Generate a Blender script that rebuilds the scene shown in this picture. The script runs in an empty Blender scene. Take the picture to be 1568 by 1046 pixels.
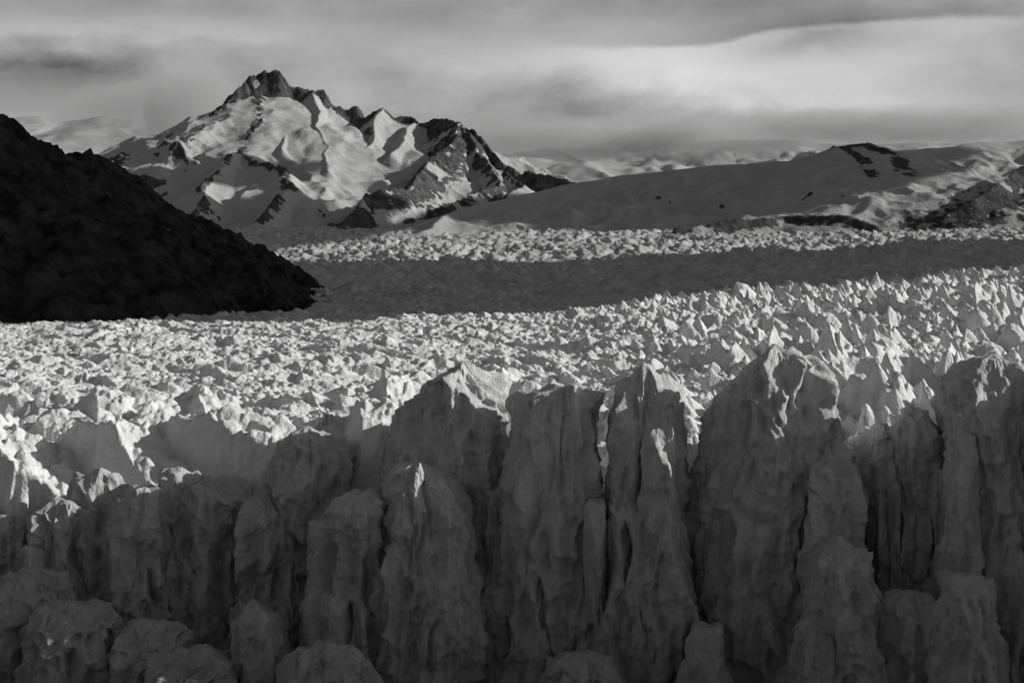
import bpy, math, numpy as np
from mathutils import Vector
rng=np.random.RandomState(7)
CAMZ=108.0; FP=2178.0; HY=430.0
def wx(px,D): return (np.asarray(px,float)-784.0)/FP*D
def wz(py,D): return CAMZ-(np.asarray(py,float)-HY)/FP*D
SUN_AZ=math.radians(86.5); SUN_EL=math.radians(22)
L=np.array([math.sin(SUN_AZ)*math.cos(SUN_EL),math.cos(SUN_AZ)*math.cos(SUN_EL),math.sin(SUN_EL)])
# ---------------- noise
PERM=rng.permutation(256).astype(np.int32); PERM=np.concatenate([PERM,PERM,PERM])
G3=rng.normal(size=(256,3)).astype(np.float32); G3/=np.linalg.norm(G3,axis=1)[:,None]
ang=rng.rand(256)*2*np.pi; G2=np.stack([np.cos(ang),np.sin(ang)],1).astype(np.float32)
RND=rng.rand(4,256).astype(np.float32)
def fade(t): return t*t*t*(t*(t*6-15)+10)
def p2(x,y,s=0):
    x=np.asarray(x,np.float64)+s*17.31; y=np.asarray(y,np.float64)+s*9.77
    xi=np.floor(x).astype(np.int64); yi=np.floor(y).astype(np.int64)
    xf=(x-xi).astype(np.float32); yf=(y-yi).astype(np.float32)
    u=fade(xf); v=fade(yf)
    def g(a,b):
        h=PERM[PERM[(xi+a)&255]+((yi+b)&255)]
        g_=G2[h]; return g_[...,0]*(xf-a)+g_[...,1]*(yf-b)
    n0=g(0,0); n0=n0+u*(g(1,0)-n0); n1=g(0,1); n1=n1+u*(g(1,1)-n1)
    return (n0+v*(n1-n0))*1.5
def p3(x,y,z,s=0):
    x=np.asarray(x,np.float64)+s*17.31; y=np.asarray(y,np.float64)+s*9.77; z=np.asarray(z,np.float64)+s*5.13
    xi=np.floor(x).astype(np.int64); yi=np.floor(y).astype(np.int64); zi=np.floor(z).astype(np.int64)
    xf=(x-xi).astype(np.float32); yf=(y-yi).astype(np.float32); zf=(z-zi).astype(np.float32)
    u=fade(xf); v=fade(yf); w=fade(zf)
    def g(a,b,c):
        h=PERM[PERM[PERM[(xi+a)&255]+((yi+b)&255)]+((zi+c)&255)]
        g_=G3[h]; return g_[...,0]*(xf-a)+g_[...,1]*(yf-b)+g_[...,2]*(zf-c)
    def pl(c):
        n0=g(0,0,c); n0=n0+u*(g(1,0,c)-n0); n1=g(0,1,c); n1=n1+u*(g(1,1,c)-n1)
        return n0+v*(n1-n0)
    a=pl(0); b=pl(1)
    return (a+w*(b-a))*1.5
def fbm2(x,y,o=4,s=0,g=0.5):
    r=0;a=1
    for i in range(o): r=r+a*p2(x*2**i,y*2**i,s+i); a*=g
    return r
def rid2(x,y,o=4,s=0,g=0.5,o0=0):
    r=0;a=g**o0
    for i in range(o0,o): r=r+a*(1-2*np.abs(p2(x*2**i,y*2**i,s+i))); a*=g
    return r
def sstep(a,b,x):
    t=np.clip((x-a)/(b-a),0,1); return t*t*(3-2*t)
def envl(X,Y,cell,seed,dirm,dirv,gentle,steep,side,hvar,jit=0.9):
    """upper envelope of asymmetric tilted ice blocks, one per jittered cell"""
    x=X/cell; y=Y/cell
    xi=np.floor(x).astype(np.int64); yi=np.floor(y).astype(np.int64)
    best=np.full(x.shape,-1e9,np.float32)
    for a in (-1,0,1):
        for b in (-1,0,1):
            cx=xi+a; cy=yi+b
            h=PERM[PERM[(cx+seed*31)&255]+((cy+seed*57)&255)]
            h2=PERM[PERM[(cx+seed*13+91)&255]+((cy+seed*7+33)&255)]
            dx=(x-cx-0.5-jit*(RND[0][h]-0.5)).astype(np.float32)
            dy=(y-cy-0.5-jit*(RND[1][h]-0.5)).astype(np.float32)
            th=dirm+dirv*(RND[2][h]-0.5)*2
            c=np.cos(th); s_=np.sin(th)
            p=dx*c+dy*s_; q=-dx*s_+dy*c
            st=steep*(0.6+0.8*RND[1][h2])
            cost=np.maximum(gentle*(0.5+RND[2][h2])*p,-st*p)+side*(0.6+0.8*RND[3][h])*np.abs(q)
            best=np.maximum(best,hvar*RND[0][h2]-cost)
    return best
# ---------------- mesh helper
def grid_mesh(name,P,mat,parent=None,wrap=False,attr=None,smooth=True):
    r,c=P.shape[:2]; n=r*c
    idx=np.arange(n).reshape(r,c)
    if wrap: idx=np.concatenate([idx,idx[:,:1]],1)
    q=np.stack([idx[:-1,:-1],idx[:-1,1:],idx[1:,1:],idx[1:,:-1]],-1).reshape(-1,4).astype(np.int32)
    me=bpy.data.meshes.new(name)
    me.vertices.add(n); me.vertices.foreach_set("co",P.reshape(-1).astype(np.float32))
    me.loops.add(q.size); me.loops.foreach_set("vertex_index",q.reshape(-1))
    me.polygons.add(len(q)); me.polygons.foreach_set("loop_start",np.arange(0,q.size,4,dtype=np.int32))
    me.polygons.foreach_set("use_smooth",np.full(len(q),smooth))
    me.update(calc_edges=True)
    if attr:
        for k,v in attr.items():
            a=me.attributes.new(k,'FLOAT','POINT'); a.data.foreach_set("value",np.asarray(v,np.float32).reshape(-1))
    me.materials.append(mat)
    ob=bpy.data.objects.new(name,me); bpy.context.scene.collection.objects.link(ob)
    if parent: ob.parent=parent
    return ob
def empty(name):
    e=bpy.data.objects.new(name,None); bpy.context.scene.collection.objects.link(e); return e
# ---------------- materials
class NT:
    def __init__(s,tree): s.t=tree; s.n=tree.nodes; s.l=tree.links
    def add(s,t,**k):
        n=s.n.new(t)
        for a,b in k.items(): setattr(n,a,b)
        return n
    def put(s,sock,v):
        if isinstance(v,(int,float)): sock.default_value=v
        elif isinstance(v,tuple): sock.default_value=v
        else: s.l.new(v,sock)
    def m(s,op,a,b=0.0,c=0.0,clamp=False):
        n=s.add('ShaderNodeMath',operation=op,use_clamp=clamp)
        s.put(n.inputs[0],a); s.put(n.inputs[1],b); s.put(n.inputs[2],c)
        return n.outputs[0]
    def noise(s,vec,scale,detail=4,rough=0.5):
        n=s.add('ShaderNodeTexNoise'); s.put(n.inputs['Vector'],vec)
        n.inputs['Scale'].default_value=scale; n.inputs['Detail'].default_value=detail; n.inputs['Roughness'].default_value=rough
        return n.outputs['Fac']
    def rng(s,v,a,b,c,d,smooth=False):
        n=s.add('ShaderNodeMapRange'); n.interpolation_type='SMOOTHSTEP' if smooth else 'LINEAR'
        s.put(n.inputs[0],v)
        for i,x in enumerate((a,b,c,d)): s.put(n.inputs[1+i],x)
        return n.outputs[0]
    def scale(s,vec,x,y,z):
        n=s.add('ShaderNodeMapping'); s.put(n.inputs['Vector'],vec); n.inputs['Scale'].default_value=(x,y,z); return n.outputs[0]
    def grey(s,v):
        n=s.add('ShaderNodeCombineColor'); 
        for i in range(3): s.put(n.inputs[i],v)
        return n.outputs[0]
def base_mat(name,rough=0.6,spec=0.3):
    m=bpy.data.materials.new(name); m.use_nodes=True
    t=NT(m.node_tree); b=m.node_tree.nodes['Principled BSDF']
    b.inputs['Roughness'].default_value=rough; b.inputs['Specular IOR Level'].default_value=spec
    g=t.add('ShaderNodeNewGeometry').outputs['Position']
    return m,t,b,g
def bump(t,b,h,dist,strength=1.0):
    n=t.add('ShaderNodeBump'); n.inputs['Strength'].default_value=strength; n.inputs['Distance'].default_value=dist
    t.put(n.inputs['Height'],h); t.l.new(n.outputs[0],b.inputs['Normal'])
def ice_mat(name,lo,hi,ns,bd,streak=False):
    m,t,b,g=base_mat(name,0.8,0.0)
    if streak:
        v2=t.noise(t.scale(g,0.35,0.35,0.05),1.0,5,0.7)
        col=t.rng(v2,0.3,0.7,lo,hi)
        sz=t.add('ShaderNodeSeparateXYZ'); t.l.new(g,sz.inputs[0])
        # shade put into the ice colour: darker toward the foot, where skylight is blocked
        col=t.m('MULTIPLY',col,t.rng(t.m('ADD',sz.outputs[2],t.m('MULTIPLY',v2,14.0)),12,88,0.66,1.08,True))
        h=t.m('ADD',t.noise(t.scale(g,1,1,0.3),ns*5,5,0.72),t.m('MULTIPLY',t.noise(g,ns*9,3,0.6),0.35))
    else:
        v=t.noise(g,ns,3,0.6)
        col=t.rng(v,0.3,0.7,lo,hi)
        h=t.noise(g,ns*6,3,0.65)
    t.l.new(t.grey(col),b.inputs['Base Color'])
    bump(t,b,h,bd)
    return m
ICE=ice_mat('glacier_ice',0.62,0.82,0.12,0.7)
ICEF=ice_mat('glacier_ice_far',0.38,0.60,0.02,3.0)
ICEC=ice_mat('dense_cliff_ice_shaded_foot',0.48,0.76,0.15,1.3,True)
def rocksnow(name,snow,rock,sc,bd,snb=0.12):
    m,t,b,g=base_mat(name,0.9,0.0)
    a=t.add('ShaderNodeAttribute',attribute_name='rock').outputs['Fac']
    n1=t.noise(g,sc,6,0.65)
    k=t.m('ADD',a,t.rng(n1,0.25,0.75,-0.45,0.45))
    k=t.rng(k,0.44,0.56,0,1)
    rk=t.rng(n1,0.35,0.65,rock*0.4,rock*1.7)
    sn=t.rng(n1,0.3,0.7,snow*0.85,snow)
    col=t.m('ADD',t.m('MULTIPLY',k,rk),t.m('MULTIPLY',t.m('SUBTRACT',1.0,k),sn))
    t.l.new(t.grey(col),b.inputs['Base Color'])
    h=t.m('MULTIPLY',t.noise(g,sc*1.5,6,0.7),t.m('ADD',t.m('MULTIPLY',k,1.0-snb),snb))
    bump(t,b,h,bd)
    return m
MTN=rocksnow('snow_and_rock',0.5,0.12,0.016,45,0.16)
SLOPE=rocksnow('snow_slope',0.46,0.08,0.014,30,0.2)
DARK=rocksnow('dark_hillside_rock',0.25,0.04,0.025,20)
DIST=rocksnow('distant_snow_hazed',0.52,0.36,0.004,40)  # haze painted into the colour: rock paled almost to the snow tone
# ---------------- glacier surface height
DR=[300,340,450,700,1000,1300,1700,2500,3500,4500,5500,6500,7500,9000,12000]
XC=[-700,0,400,784,1200,1568,2200]
YT=np.array([
[850,800,775,665,630,605,600],
[800,775,755,670,625,608,600],
[690,676,662,630,604,590,580],
[585,578,570,560,535,518,502],
[532,532,524,515,484,463,442],
[502,502,499,490,455,428,404],
[500,500,498,489,455,428,404],
[478,476,474,462,427,402,380],
[450,446,442,428,405,385,362],
[425,420,412,402,390,372,355],
[400,395,385,380,372,358,345],
[380,375,362,360,358,350,338],
[360,355,345,345,345,340,330],
[345,340,335,335,335,330,320],
[335,330,328,328,328,325,318]],float)
ZT=CAMZ-(YT-HY)/FP*np.array(DR)[:,None]
def gz(X,Y):
    D=np.maximum(Y,300.0); px=X/D*FP+784
    ld=np.interp(np.log(D),np.log(DR),np.arange(len(DR))); xc=np.interp(px,XC,np.arange(len(XC)))
    i=np.clip(np.floor(ld).astype(int),0,len(DR)-2); j=np.clip(np.floor(xc).astype(int),0,len(XC)-2)
    a=ld-i; b=xc-j; b=b*b*(3-2*b)
    return (ZT[i,j]*(1-a)*(1-b)+ZT[i+1,j]*a*(1-b)+ZT[i,j+1]*(1-a)*b+ZT[i+1,j+1]*a*b)
GL=empty('glacier')
# near sheet
NU,NV=1200,800
u=np.linspace(-0.45,0.47,NU)
def dstart(u): return np.interp(u*FP+784,[-500,0,500,784,1200,1568,2000],[402,392,386,380,368,355,340])
v=np.linspace(0,1,NV)[:,None]
Ds=dstart(u)[None,:]
D=Ds*(1500.0/Ds)**v
X=u[None,:]*D; Y=D.copy()
wxn=X+2.0*p2(X/22,Y/22,3)+0.5*p2(X/6,Y/6,5); wyn=Y+2.0*p2(X/22,Y/22,4)+0.5*p2(X/6,Y/6,6)
px=u[None,:]*FP+784+0*D
spk=np.clip(sstep(650,1400,px+(D-500)*0.25),0,1)
near=1-sstep(430,640,D)
rgt=sstep(550,950,px)
e_slab=envl(wxn,wyn,17,1,0.5,1.0,0.3,1.8,0.28,0.5)*17
e_spk=envl(wxn,wyn*0.8,12,2,0.2,0.9,0.8,2.8,0.85,0.95)*12
e_big=envl(wxn,wyn,28,3,0.2,0.8,0.5,2.6,0.45,0.7)*28
e_s=envl(wxn+2,wyn,6,4,0.6,1.4,0.6,2.4,0.6,0.8)*6
e_t=envl(wxn+2,wyn,2.4,5,0.6,1.6,0.6,1.8,0.6,0.7)*2.4
patchv=0.6+0.8*sstep(-0.4,0.4,p2(X/60,Y/60,44))
h=(1-spk)*(e_slab*0.7-1)+spk*(e_spk*1.0*patchv+1)
h=h*(1-0.5*near*(1-rgt))+near*(e_big*(0.75-0.55*rgt))
h=h+e_s*(0.48+0.45*near*spk+0.28*spk)*(1.3-0.3*patchv)+e_t*0.5+0.25*fbm2(X/3,Y/3,3,9)
h=h+4.5*fbm2(X/90,Y/90,2,11)
edge=1-sstep(0,1,(D-Ds)/(34.0+30*rgt))
Z=gz(X,Y)+h-edge*np.interp(px,[0,600,800,1568],[4,10,13,13])-near*rgt*2
P=np.stack([X,Y,Z],-1)
K=50
t=np.linspace(0,1,K+1)[:-1][:,None]
top=P[0]
sk=np.zeros((K,NU,3)); sk[...,0]=top[None,:,0]; sk[...,2]=-2+(top[None,:,2]+2)*t
fl=4.0*p3(sk[...,0]/6,0*sk[...,0],sk[...,2]/40,2)+2*p3(sk[...,0]/2.5,0*sk[...,0],sk[...,2]/18,3)
sk[...,1]=top[None,:,1]-4*(1-t)+fl*np.minimum(1,(1-t)*8)
grid_mesh('serac_field',np.concatenate([sk,P],0),ICE,GL)
# far sheet
NU2,NV2=800,560
u=np.linspace(-0.46,0.5,NU2)[None,:]
D=1450*(9000/1450)**np.linspace(0,1,NV2)[:,None]+0*u
X=u*D; Y=D
wxn=X+12*p2(X/70,Y/70,3); wyn=Y+12*p2(X/70,Y/70,4)
k=sstep(1500,4500,D)
e1=envl(wxn,wyn,20,6,0.2,0.8,0.8,1.4,0.6,0.8)*20
e2=envl(wxn,wyn,42,7,0.2,0.8,0.9,2.2,0.7,1.0)*42
e3=envl(wxn,wyn,13,8,0.2,1.2,0.8,1.6,0.6,0.9)*13
rough=0.35+0.65*sstep(-0.3,0.5,fbm2(X/600,Y/400,2,8)+0.2)
rough=rough*(1-0.75*sstep(6300,7500,D))
h=(e1*(1-k)*0.6+e2*0.75*k+e3*0.5)*rough+12*fbm2(X/500,Y/300,3,21)*k
Z=gz(X,Y)+h-4
grid_mesh('upper_glacier',np.stack([X,Y,Z],-1),ICEF,GL)
# ---------------- ice cliff towers
CL=empty('ice_cliff')
def tower(i,px_,ytop,Dd,hwpx,taper,bd,roofs,nt=170,nz=200,amp=1.0):
    r_=np.random.RandomState(100+i)
    H=float(wz(ytop,Dd)); cx=float(wx(px_,Dd)); cy=Dd
    a=hwpx/FP*Dd*0.97; b=bd
    s_=np.linspace(-1,1,nt,endpoint=False)
    th=(-math.pi/2+math.pi*(0.62*s_+0.38*s_**3))[None,:]      # denser on the calving face, seam at the back
    z=(np.linspace(0,1,nz)[:,None]**0.8)*(H+3)-3
    S=np.zeros((nz,nt)); p=44.0
    def addr(rr):
        nonlocal S
        S+=(np.clip(rr,0.01,1e5)/10)**-p
    def dsup(t0): return math.sqrt((a*math.cos(t0))**2+(b*math.sin(t0))**2)
    ns=r_.randint(6,8)
    for k in range(ns):
        t0=2*np.pi*(k+r_.uniform(-.35,.35))/ns-math.pi/2
        d=dsup(t0)*r_.uniform(.9,1.08)*(1+taper*r_.uniform(.5,1.5)*(H-z)/H)
        c=np.cos(th-t0); addr(np.where(c>0.06,d/np.maximum(c,0.06),1e5))
    for k in range(26):                                        # fracture facets
        t0=-math.pi/2+r_.uniform(-1.9,1.9); zc=H*r_.uniform(.1,.98); kk_=r_.uniform(.04,.34)
        d=dsup(t0)*r_.uniform(.9,1.04)*(1+taper*(H-zc)/H)+kk_*(zc-z)
        d=np.maximum(d,dsup(t0)*r_.uniform(.5,.8))
        c=np.cos(th-t0); addr(np.where(c>0.06,d/np.maximum(c,0.06),1e5))
    roofs=list(roofs)+[(r_.uniform(0,360),r_.uniform(0.5,1.1)) for _ in range(2)]
    for (ph,sl) in roofs:
        ph=math.radians(ph); Hi=H+r_.uniform(0,0.8)
        if sl>=2: Hi=H+r_.uniform(4,9)
        c=np.cos(th-ph); addr(np.where(c>0.03,(Hi-z+0.02)/sl/np.maximum(c,0.03),1e5))
    addr(np.maximum((H-z),0.0)/0.35+0*th)
    R=10*S**(-1/p)
    R[-1]=0.0
    ct=np.cos(th); stn=np.sin(th)
    x=cx+R*ct; y=cy+R*stn
    zz=z+0*th
    q=p3(x/11,y/11,zz/36,1)*3.0
    wob=1.8*p3(x/9,y/9,zz/10,31)
    q+=(0.3-np.abs(p3((x+wob)/6,y/6,zz/45,2)))*6.0
    q+=(0.3-np.abs(p3((x+wob)/2.8,y/2.8,zz/20,6)))*2.8
    q+=(0.4-np.abs(p3(x/4.5,y/4.5,zz/7,16)))*2.2
    q+=(0.4-np.abs(p3(x/2.0,y/2.0,zz/3.2,26)))*0.9
    q+=p3(x/1.1,y/1.1,zz/2.2,3)*0.35+p3(x/.55,y/.55,zz/.8,4)*0.2
    arc=(th+math.pi/2)*a+i*37.0
    q+=envl(arc+.5*p3(x/5,y/5,zz/14,7),zz/2.6+0.5*p3(x/8,y/8,zz/20,8),4.8,11+i%5,0.5,1.4,0.5,2.2,0.35,0.8)*2.6
    q+=envl(arc,zz/2.0,1.9,17+i%5,0.5,2.0,0.5,1.6,0.4,0.7)*0.7
    R2=np.maximum(R+amp*q*np.clip(R/6,0,1),0.0)
    x=cx+R2*ct; y=cy+R2*stn
    dz=1.0*p3(x/5,y/5,zz/5,9)+0.4*p3(x/2,y/2,zz/2,10)+0.2*p3(x/.8,y/.8,zz/.8,12)
    dz+=envl(x,y,5.0,23,0.3,1.2,0.6,1.8,0.5,0.8)*2.0
    zz=zz+dz*sstep(14,2,H-z+0*th)
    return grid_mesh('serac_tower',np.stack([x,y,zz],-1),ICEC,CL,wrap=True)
F=-90;Rr=0;Lf=180;B=90
T=[
(15,788,380,54,.2,10,[(F,2.5),(B,.3)],1),
(92,766,376,52,.2,11,[(F,3),(B,.2)],2),
(152,722,384,52,.2,12,[(F,3),(-30,1.1),(B,.2)],2),
(222,748,374,44,.25,10,[(F,3),(-20,.7),(B,.2)],2),
(276,718,382,40,.2,12,[(F,2.5),(-30,1.1),(B,.3)],1),
(338,728,382,58,.2,13,[(-50,1.1),(Rr,.8),(B,.4)],1),
(405,760,374,46,.2,10,[(F,2.2),(B,.3)],2),
(475,656,382,66,.25,15,[(-25,1.15),(Lf,2.0),(F,2.4),(B,.5)],1),
(548,748,350,68,.2,10,[(F,2.4),(Lf,1.3),(B,.4)],2),
(645,710,347,56,.55,11,[(-20,1.6),(F,3),(Lf,2.5),(B,.5)],1),
(708,560,374,112,.25,20,[(-38,1.1),(Lf,.85),(B,0.6)],0),
(866,590,352,70,.1,15,[(F,6),(B,.4)],2),
(985,564,350,70,.18,15,[(-15,1.0),(Lf,3),(F,4),(B,.5)],2),
(1085,715,356,30,.4,9,[(Rr,1.3),(Lf,2)],0),
(1190,530,350,112,.22,19,[(-30,.85),(Lf,1.3),(F,2.2),(B,.5)],1),
(1275,690,338,56,.3,11,[(-15,1.0),(F,3)],1),
(1352,650,347,36,.3,10,[(-20,1.6),(Lf,1.4)],1),
(1400,625,343,38,.3,10,[(-20,1.4),(Lf,1.6),(F,3)],1),
(1445,710,338,30,.4,9,[(Rr,1.4)],1),
(1520,546,332,68,.25,15,[(Rr,.9),(F,3),(Lf,2)],2),
(1620,575,322,60,.25,13,[(Rr,.9),(F,3)],0),
(50,870,362,56,.4,9,[(F,1.5)],1),
(110,925,346,60,.4,9,[(F,1.2)],1),
(225,950,343,52,.4,9,[(F,1.2)],1),
(388,922,340,32,.5,7,[(F,1.6),(Lf,1.5),(Rr,1.5)],0),
(300,990,336,60,.4,8,[(F,1.0)],0),
(500,985,324,70,.3,8,[(F,1.0)],0),
(1285,830,322,56,.5,9,[(F,1.4)],2),
(1490,880,308,38,.5,8,[(F,1.8)],0),
(1085,955,326,32,.5,8,[(F,1.8)],0),
(1400,905,318,40,.5,8,[(F,1.4)],1),
(768,745,358,36,.3,9,[(F,3)],1),
(900,1000,326,50,.4,7,[(F,1.2)],0),
]
kk=300
r3=np.random.RandomState(12)
for i,tt in enumerate(T):
    tower(i,*tt[:7])
    s0=r3.choice([-1,1])
    for j in range(tt[7]):
        side=s0*(-1)**j*r3.uniform(.3,.85)
        tower(kk,tt[0]+side*tt[3],tt[1]+r3.uniform(70,240),tt[2]-tt[5]*r3.uniform(.45,.75),tt[3]*r3.uniform(.28,.5),.5,tt[5]*.5,
              [(F,3),(Rr,r3.uniform(1,4)),(Lf,r3.uniform(1,4))],100,140); kk+=1
r2=np.random.RandomState(3)
for i,pxx in enumerate(list(range(1700,2000,85))+list(range(-300,-40,85))):
    Dd=float(np.interp(pxx,[-500,0,1568,2100],[392,380,322,295]))
    yt=float(np.interp(pxx,[-500,0,1568,2100],[810,780,590,590]))+r2.uniform(-20,40)
    tower(200+i,pxx,yt,Dd,54,.3,12,[(F,3),(Rr,1.2)],90,100)
# ---------------- mountains from ridge lines
def ridges_height(X,Y,ridges):
    H=np.full(X.shape,-1e9); DM=np.full(X.shape,1e9); RK=np.zeros(X.shape)
    for (pts,s0,w0,s1,rw) in ridges:
        best=np.full(X.shape,-1e9); bd=np.full(X.shape,1e9)
        for (a,b) in zip(pts[:-1],pts[1:]):
            A=np.array([wx(a[0],a[2]),a[2]]);Bv=np.array([wx(b[0],b[2]),b[2]])
            za=wz(a[1],a[2]); zb=wz(b[1],b[2]); d=Bv-A
            t=np.clip(((X-A[0])*d[0]+(Y-A[1])*d[1])/(d@d),0,1)
            dist=np.hypot(X-A[0]-t*d[0],Y-A[1]-t*d[1])
            hh=za+(zb-za)*t-s0*np.minimum(dist,w0)-s1*np.maximum(dist-w0,0)
            best=np.maximum(best,hh); bd=np.minimum(bd,dist)
        if rw>0: RK=np.maximum(RK,np.clip(1.25-bd/rw,0,1))
        H=np.maximum(H,best); DM=np.minimum(DM,bd)
    return H,DM,RK
def terrain(name,x0,x1,y0,y1,step,ridges,mat,nscale,namp,warp,slope_lo,slope_hi,edge=0.15,seed=0,parent=None,rkmul=1.0,fine=0.35,patchy=0.0,oct1=3):
    xs=np.arange(x0,x1,step); ys=np.arange(y0,y1,step*1.1)
    X,Y=np.meshgrid(xs,ys)
    Xw=X+warp*fbm2(X/(nscale*1.2),Y/(nscale*1.2),3,seed+31); Yw=Y+warp*fbm2(X/(nscale*1.2),Y/(nscale*1.2),3,seed+41)
    H,DM,RK=ridges_height(Xw,Yw,ridges)
    if patchy>0:
        pn=fbm2(X/170,Y/170,4,seed+61,0.6)
        RK=RK*(1-patchy)+patchy*RK*sstep(-0.35,0.25,pn+0.55*(RK-0.5))
    k=sstep(0,nscale*1.0,DM)
    n=rid2(Xw/nscale,Yw/nscale,oct1,seed+3,0.55)-0.8
    nf=rid2(Xw/nscale,Yw/nscale,7,seed+3,0.58,oct1)
    H=H+namp*n*(edge+(1-edge)*k)
    patch=sstep(-0.1,0.45,fbm2(X/(nscale*.9),Y/(nscale*.9),2,seed+51))
    H=H+namp*nf*(fine*(0.2+0.8*patch)+(1-fine)*RK)*(edge*1.5+(1-edge*1.5)*k)
    H=H+namp*0.18*fbm2(X/(nscale*.12),Y/(nscale*.12),3,seed+7)*RK
    gy,gx=np.gradient(H,step*1.1,step); sl=np.hypot(gx,gy)
    rock=np.clip(sstep(slope_lo,slope_hi,sl)*0.85+RK*rkmul*0.75,0,1)
    return grid_mesh(name,np.stack([X,Y,H],-1),mat,parent,attr={'rock':rock})
main=[
([(150,300,9200),(190,264,9300),(255,243,9400),(315,214,9450),(330,182,9500),(347,148,9500),(370,146,9500),(378,120,9500),(400,109,9500),(422,109,9500),(438,132,9500),(470,140,9500),(492,136,9500),(506,160,9500),(530,166,9500),(548,162,9500),(560,178,9500),(590,163,9500),(612,176,9500),(630,178,9500),(646,192,9450),(682,181,9300),(700,188,9200),(722,203,9100),(745,230,9000),(765,250,8900),(800,266,8800),(830,266,8700),(870,276,8600),(920,296,8500)],2.2,85,0.47,58),
([(700,188,9200),(690,215,8900),(665,240,8500),(628,285,7950),(570,300,7600),(520,338,7200)],1.0,190,0.5,180),
([(700,188,9200),(735,245,8700),(765,285,8250),(700,305,7800),(650,335,7400)],1.0,120,0.55,100),
([(400,150,9400),(385,200,8900),(372,235,8400),(350,240,8200),(308,285,7700),(295,328,7250)],0.9,120,0.5,40),
([(372,238,8350),(420,255,8000),(440,282,7700),(405,338,7150)],0.9,110,0.5,50),
([(445,150,9500),(430,190,9000),(445,225,8500)],0.8,90,0.45,0),
([(475,140,9500),(478,190,9000),(510,225,8700),(500,265,8200)],0.8,110,0.45,0),
([(590,165,9500),(570,215,9000),(545,255,8600),(520,285,8100)],0.8,90,0.45,0),
([(640,190,9400),(620,215,9000),(600,240,8700)],0.9,90,0.45,0),
([(182,242,8800),(170,262,8500),(175,290,8200)],1.2,60,0.6,80),
([(378,125,9450),(348,165,9350),(330,205,9150)],1.8,70,0.5,80),
([(770,262,8800),(800,285,8400),(760,310,8000)],0.9,60,0.5,40),
]
terrain('snowy_mountain',-2900,1300,7000,10000,7.5,main,MTN,480,95,60,1.3,1.65,0.12,1,fine=0.27,patchy=0.75,oct1=3)
right=[
([(640,352,6500),(700,326,7000),(780,301,7300),(860,284,7600),(940,271,7800),(1000,263,7900),(1100,253,8000),(1200,247,8000),(1250,240,8000),(1275,224,8000),(1300,226,8000),(1335,219,8000),(1365,233,8000),(1400,229,8200),(1480,222,8400),(1568,214,8500),(1900,195,8600)],0.4,60,0.33,0),
([(1275,224,8000),(1335,219,8000),(1365,233,7950)],1.0,60,0.6,60),
([(1275,226,8000),(1250,255,7800),(1180,290,7400)],0.9,70,0.38,0),
([(1335,222,8000),(1372,250,7700),(1392,285,7300)],1.0,90,0.4,80),
([(1300,235,7950),(1320,270,7600),(1340,300,7300)],0.8,70,0.4,50),
([(1640,225,7200),(1568,256,6900),(1520,284,6700),(1475,312,6500),(1440,338,6400)],1.1,80,0.5,300),
([(1030,351,6300),(1100,341,6400),(1200,330,6500),(1290,328,6400),(1335,343,6300)],0.9,50,0.5,110),
([(1400,343,6300),(1450,340,6300),(1568,330,6300),(1700,325,6300)],0.8,50,0.5,110),
]
terrain('snow_covered_hill',-900,4000,5900,9300,9,right,SLOPE,420,38,45,1.1,1.5,0.12,5,fine=0.45,patchy=0.5)
dark=[
([(-700,-40,2000),(-300,70,2200),(-100,135,2300),(0,178,2400),(30,192,2450),(65,233,2500),(130,241,2600),(160,252,2700),(215,312,2800),(310,340,3000),(400,385,3200),(440,408,3300),(475,436,3400)],0.75,200,0.66,9000),
([(30,192,2450),(60,300,2200),(100,380,2050)],0.7,50,0.6,0),
([(215,312,2800),(250,370,2600),(290,420,2400)],0.7,50,0.6,0),
]
terrain('dark_hillside',-1900,-350,1500,4000,5,dark,DARK,130,26,25,1.5,2.0,0.55,9,rkmul=1.17)
dist=[
([(-900,190,16500),(-200,190,16000),(20,183,16000),(60,180,16000),(110,186,16000),(160,178,16000),(240,186,16000),(300,196,16000),(400,225,16000),(600,238,16000),(760,238,16000),(830,226,16000),(880,224,16000),(950,230,16000),(1000,222,16500),(1100,213,16500),(1200,215,16500),(1300,222,16500),(1600,215,16500),(2300,210,16500)],0.35,200,0.28,0),
([(60,180,16000),(110,215,15000),(150,250,14000)],0.4,100,0.3,0),
([(220,186,16000),(250,215,15000),(230,250,14000)],0.4,100,0.3,0),
([(850,224,16000),(900,250,15000),(950,275,14000)],0.4,100,0.3,0),
]
terrain('distant_mountain_range',-7500,9000,12500,17500,32,dist,DIST,900,85,160,0.9,1.5,0.12,13,fine=0.45)
# ---------------- lake, headland under the camera
m,t,b,g=base_mat('lake_water',0.12,0.5); b.inputs['Base Color'].default_value=(.05,.05,.05,1)
bump(t,b,t.noise(g,0.4,4,0.6),0.15)
gx,gy=np.meshgrid(np.linspace(-3000,3000,40),np.linspace(-2500,420,30))
grid_mesh('lake',np.stack([gx,gy,0*gx],-1),m)
m,t,b,g=base_mat('headland_ground',0.9,0.1)
t.l.new(t.grey(t.rng(t.noise(g,0.08,7,0.65),0.3,0.7,0.03,0.08)),b.inputs['Base Color'])
bump(t,b,t.noise(g,0.5,6,0.7),1.0)
gx,gy=np.meshgrid(np.linspace(-700,700,240),np.linspace(-900,150,200))
hz=106*np.exp(-(gx/420.)**2)*(1-sstep(5,120,gy))+0.06*np.maximum(-gy,0)*np.exp(-(gx/420.)**2)-4
hz+=3*fbm2(gx/40,gy/40,4,3)*sstep(8,60,np.hypot(gx,gy))-0.4
grid_mesh('headland',np.stack([gx,gy,hz],-1),m)
m,t,b,g=base_mat('bedrock_ground',0.9,0.1)
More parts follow.
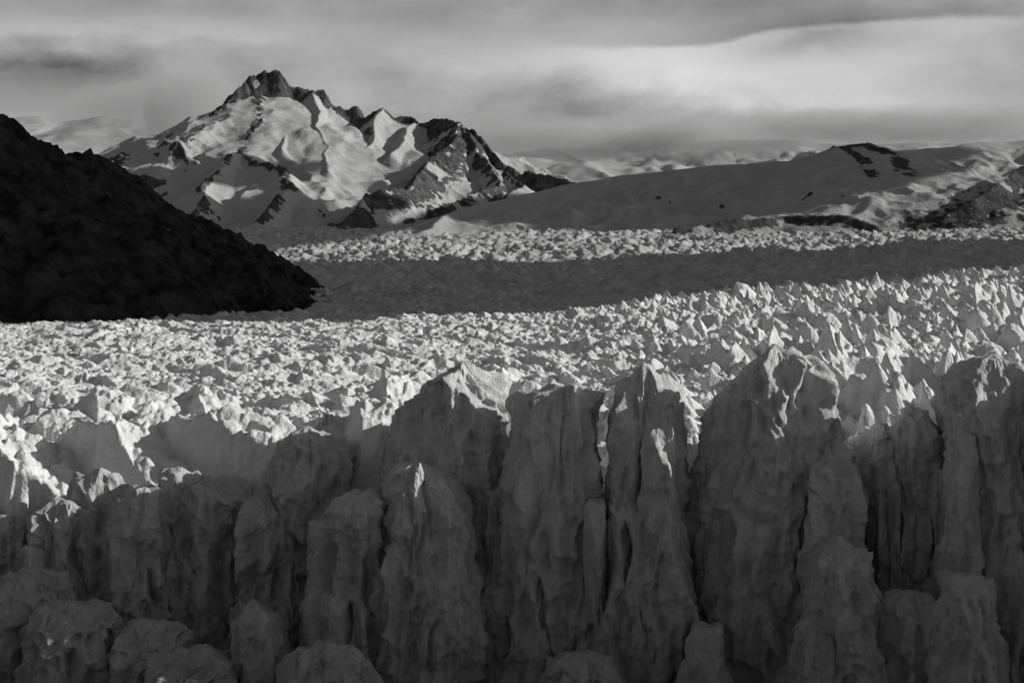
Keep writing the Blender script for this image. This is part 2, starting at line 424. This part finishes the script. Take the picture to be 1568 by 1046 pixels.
t.l.new(t.grey(t.rng(t.noise(g,0.01,7,0.65),0.3,0.7,0.05,0.12)),b.inputs['Base Color'])
gx,gy=np.meshgrid(np.linspace(-40000,40000,60),np.linspace(-15000,60000,60))
grid_mesh('ground',np.stack([gx,gy,0*gx-12],-1),m)
# ---------------- unseen lens clouds, added out of frame to cast shadow bands on the valley
m,t,b,g=base_mat('shadow_cloud_body',1.0,0.0); b.inputs['Base Color'].default_value=(.8,.8,.8,1)
def lens(name,c,rx,ry,rz,seed,mat,rot=0.0,e=3.0,parent=None,na=160,npz=40,tilt=0.0,lump=0.35):
    th=np.linspace(0,2*np.pi,na,endpoint=False)[None,:]; ph=np.linspace(-np.pi/2,np.pi/2,npz)[:,None]
    rad=(np.abs(np.cos(th))**e+np.abs(np.sin(th))**e)**(-1/e)
    rad=rad*(1+0.10*p2(np.cos(th)*2.0,np.sin(th)*2.0,seed)+0.04*p2(np.cos(th)*6,np.sin(th)*6,seed+1))
    x=rx*rad*np.cos(th)*np.cos(ph); y=ry*rad*np.sin(th)*np.cos(ph); z=rz*np.sin(ph)+0*th
    z=z+lump*rz*p2(x/300,y/300,seed)*np.cos(ph)+tilt*x
    cr,sr=math.cos(rot),math.sin(rot)
    return grid_mesh(name,np.stack([c[0]+x*cr-y*sr,c[1]+x*sr+y*cr,c[2]+z],-1),mat,parent,wrap=True)
def add_shadow_cloud(tx,ty,tz,rx,ry,alt,seed,rot=0.0,e=3.0):
    k=(alt-tz)/L[2]; c=np.array([tx,ty,tz])+L*k
    lens('shadow_cloud',c,rx,ry,70,seed,m,rot,e)
add_shadow_cloud(0,2980,80,2600,1620,2100,1,0.0,4)
add_shadow_cloud(1050,7650,620,1150,900,2600,2,-0.05,2.6)
add_shadow_cloud(-1500,6250,350,1000,1500,2400,3,0.0,2.4)
add_shadow_cloud(-1900,8050,700,700,330,2600,4,0.15,2.2)
# low mist banks: thin homogeneous volumes hugging the ice cap behind the peak
def mist_mat(dens):
    mm=bpy.data.materials.new('mist_vapour'); mm.use_nodes=True; nt=mm.node_tree; nt.nodes.clear()
    o=nt.nodes.new('ShaderNodeOutputMaterial'); s=nt.nodes.new('ShaderNodeVolumeScatter')
    s.inputs['Color'].default_value=(1,1,1,1); s.inputs['Density'].default_value=dens; s.inputs['Anisotropy'].default_value=0.0
    nt.links.new(s.outputs[0],o.inputs['Volume']); return mm
MB=empty('low_cloud_bank')
for j,(px_,py_,Dd,rxp,rzp,ry,tau,tl) in enumerate([
 (235,175,11200,150,50,900,1.0,.1),
 (288,168,10800,62,66,600,1.6,.3),
 (60,150,12000,260,40,1000,0.7,0),
 (930,222,12300,300,24,900,1.6,-.03),
 (1180,203,13000,420,24,1200,1.7,.02),
 (790,208,11500,200,30,700,1.1,-.05),
 (1010,208,11800,90,22,500,1.2,.12),
 (1450,192,12600,300,28,1000,1.3,0)]):
    lens('mist',(float(wx(px_,Dd)),Dd,float(wz(py_,Dd))),rxp/FP*Dd,ry,rzp/FP*Dd,50+j,mist_mat(tau/(2*ry)),0.0,2.2,MB,80,28,tl,0.7)
# ---------------- world
w=bpy.data.worlds.new("World"); bpy.context.scene.world=w; w.use_nodes=True
t=NT(w.node_tree); bg=w.node_tree.nodes['Background']
sky=t.add('ShaderNodeTexSky',sky_type='NISHITA'); sky.sun_disc=False; sky.sun_elevation=SUN_EL; sky.sun_rotation=SUN_AZ
bw=t.add('ShaderNodeRGBToBW'); t.l.new(sky.outputs[0],bw.inputs[0])
tc=t.add('ShaderNodeTexCoord').outputs['Generated']
sp=t.add('ShaderNodeSeparateXYZ'); t.l.new(tc,sp.inputs[0])
az=t.m('ARCTAN2',sp.outputs[0],sp.outputs[1]); el=t.m('ARCSINE',sp.outputs[2])
cmb=t.add('ShaderNodeCombineXYZ'); t.put(cmb.inputs[0],az); t.put(cmb.inputs[1],t.m('MULTIPLY',el,3.2)); V=cmb.outputs[0]
n1=t.noise(V,5.0,5,0.5); n2=t.noise(V,16.0,5,0.58)
cm2=t.add('ShaderNodeCombineXYZ'); t.put(cm2.inputs[0],az); t.put(cm2.inputs[1],t.m('MULTIPLY',el,1.6)); cm2.inputs[2].default_value=3.3
n3=t.noise(cm2.outputs[0],9.0,6,0.55)
azw=t.m('ADD',az,t.m('MULTIPLY',t.m('SUBTRACT',n1,0.5),0.10))
elw=t.m('ADD',el,t.m('ADD',t.m('MULTIPLY',t.m('SUBTRACT',n3,0.5),0.05),t.m('MULTIPLY',t.m('SUBTRACT',n2,0.5),0.012)))
acc=t.m('ADD',0.26,t.m('MULTIPLY',t.m('SUBTRACT',n1,0.5),0.24))
acc=t.m('ADD',acc,t.m('MULTIPLY',t.m('SUBTRACT',n2,0.5),0.10))
acc=t.m('ADD',acc,t.m('MULTIPLY',t.m('SUBTRACT',n3,0.5),0.40))
def blob(px_,py_,sx,sy,amp,tilt=0.0):
    global acc
    a0=math.atan((px_-784)/FP); e0=(HY-py_)/FP
    dx=t.m('SUBTRACT',azw,a0); dy=t.m('SUBTRACT',t.m('SUBTRACT',elw,e0),t.m('MULTIPLY',dx,tilt))
    r=t.m('ADD',t.m('POWER',t.m('ABSOLUTE',t.m('MULTIPLY',dx,FP/sx)),2.0),t.m('POWER',t.m('ABSOLUTE',t.m('MULTIPLY',dy,FP/sy)),2.0))
    acc=t.m('ADD',acc,t.m('MULTIPLY',t.m('EXPONENT',t.m('MULTIPLY',r,-1.0)),amp))
blob(90,122,170,38,-0.19); blob(60,62,260,16,0.07); blob(300,165,55,60,0.16); blob(330,60,120,25,0.06)
blob(620,90,260,45,0.08); blob(950,105,190,45,0.18); blob(1240,150,260,70,0.18)
blob(1130,165,110,22,-0.14); blob(870,185,130,18,-0.03); blob(1400,190,160,26,0.12); blob(1240,85,110,14,-0.12,0.05)
blob(700,15,900,24,-0.03); blob(1000,225,700,18,0.10); blob(150,205,240,22,0.10); blob(520,150,120,30,0.08)
acc=t.m('MULTIPLY',acc,1.24)
# lenticular upper edge
fc=t.add('ShaderNodeFloatCurve'); cv=fc.mapping.curves[0]
pts=[(0,.45),(0.28,.50),(0.40,.68),(0.5,.62),(0.58,.55),(0.66,.56),(0.74,.68),(0.82,.72),(0.90,.72),(1,.55)]
cv.points[0].location=pts[0]; cv.points[1].location=pts[-1]
for p_ in pts[1:-1]: cv.points.new(*p_)
fc.mapping.update()
azn=t.rng(az,-0.40,0.40,0,1); t.l.new(azn,fc.inputs['Value'])
edge=t.rng(fc.outputs[0],0,1,0.120,0.195)
dd=t.m('SUBTRACT',t.m('ADD',el,t.m('MULTIPLY',t.m('SUBTRACT',n2,0.5),0.010)),edge)
inside=t.rng(dd,0.003,-0.002,0,1,True); fall=t.rng(dd,0.0,-0.05,1,0,True)
above=t.m('MULTIPLY',t.m('SUBTRACT',1.0,inside),t.rng(dd,0.0,0.018,1,0,True))
wgt=t.m('MULTIPLY',t.rng(az,0.0,0.12,0,1,True),t.rng(az,0.40,0.30,0,1,True))
acc=t.m('ADD',acc,t.m('MULTIPLY',wgt,t.m('SUBTRACT',t.m('MULTIPLY',t.m('MULTIPLY',inside,fall),0.12),t.m('MULTIPLY',above,0.10))))
acc=t.m('MAXIMUM',acc,0.07)
up=t.rng(el,0.20,0.42,0,1,True); back=t.rng(sp.outputs[1],0.75,0.2,0,1,True)
k=t.m('MAXIMUM',up,back)
nis=t.m('MULTIPLY',bw.outputs[0],0.06)
hi=t.m('ADD',nis,t.m('MULTIPLY',t.m('MAXIMUM',t.m('SUBTRACT',n1,0.45),0.0),0.15))
tot=t.m('ADD',t.m('MULTIPLY',acc,t.m('SUBTRACT',1.0,k)),t.m('MULTIPLY',hi,k))
t.l.new(t.grey(t.m('MULTIPLY',tot,10.0)),bg.inputs[0]); bg.inputs[1].default_value=0.1
# ---------------- sun
sl=bpy.data.lights.new('sun','SUN'); sl.energy=3.6; sl.angle=math.radians(0.5); sl.color=(1,0.995,0.985)
so=bpy.data.objects.new('sun',sl); bpy.context.scene.collection.objects.link(so)
so.rotation_euler=Vector(L).to_track_quat('Z','Y').to_euler(); so.location=(300,100,400)
# ---------------- camera
cd=bpy.data.cameras.new('camera'); cam=bpy.data.objects.new('camera',cd); bpy.context.scene.collection.objects.link(cam)
cam.location=(0,0,CAMZ); cam.rotation_euler=(math.radians(90),0,0)
cd.lens=50; cd.sensor_width=36; cd.shift_y=-(523-HY)/1568; cd.clip_end=100000; cd.clip_start=1
sc=bpy.context.scene; sc.camera=cam
sc.view_settings.view_transform='Standard'; sc.view_settings.look='None'; sc.view_settings.exposure=0
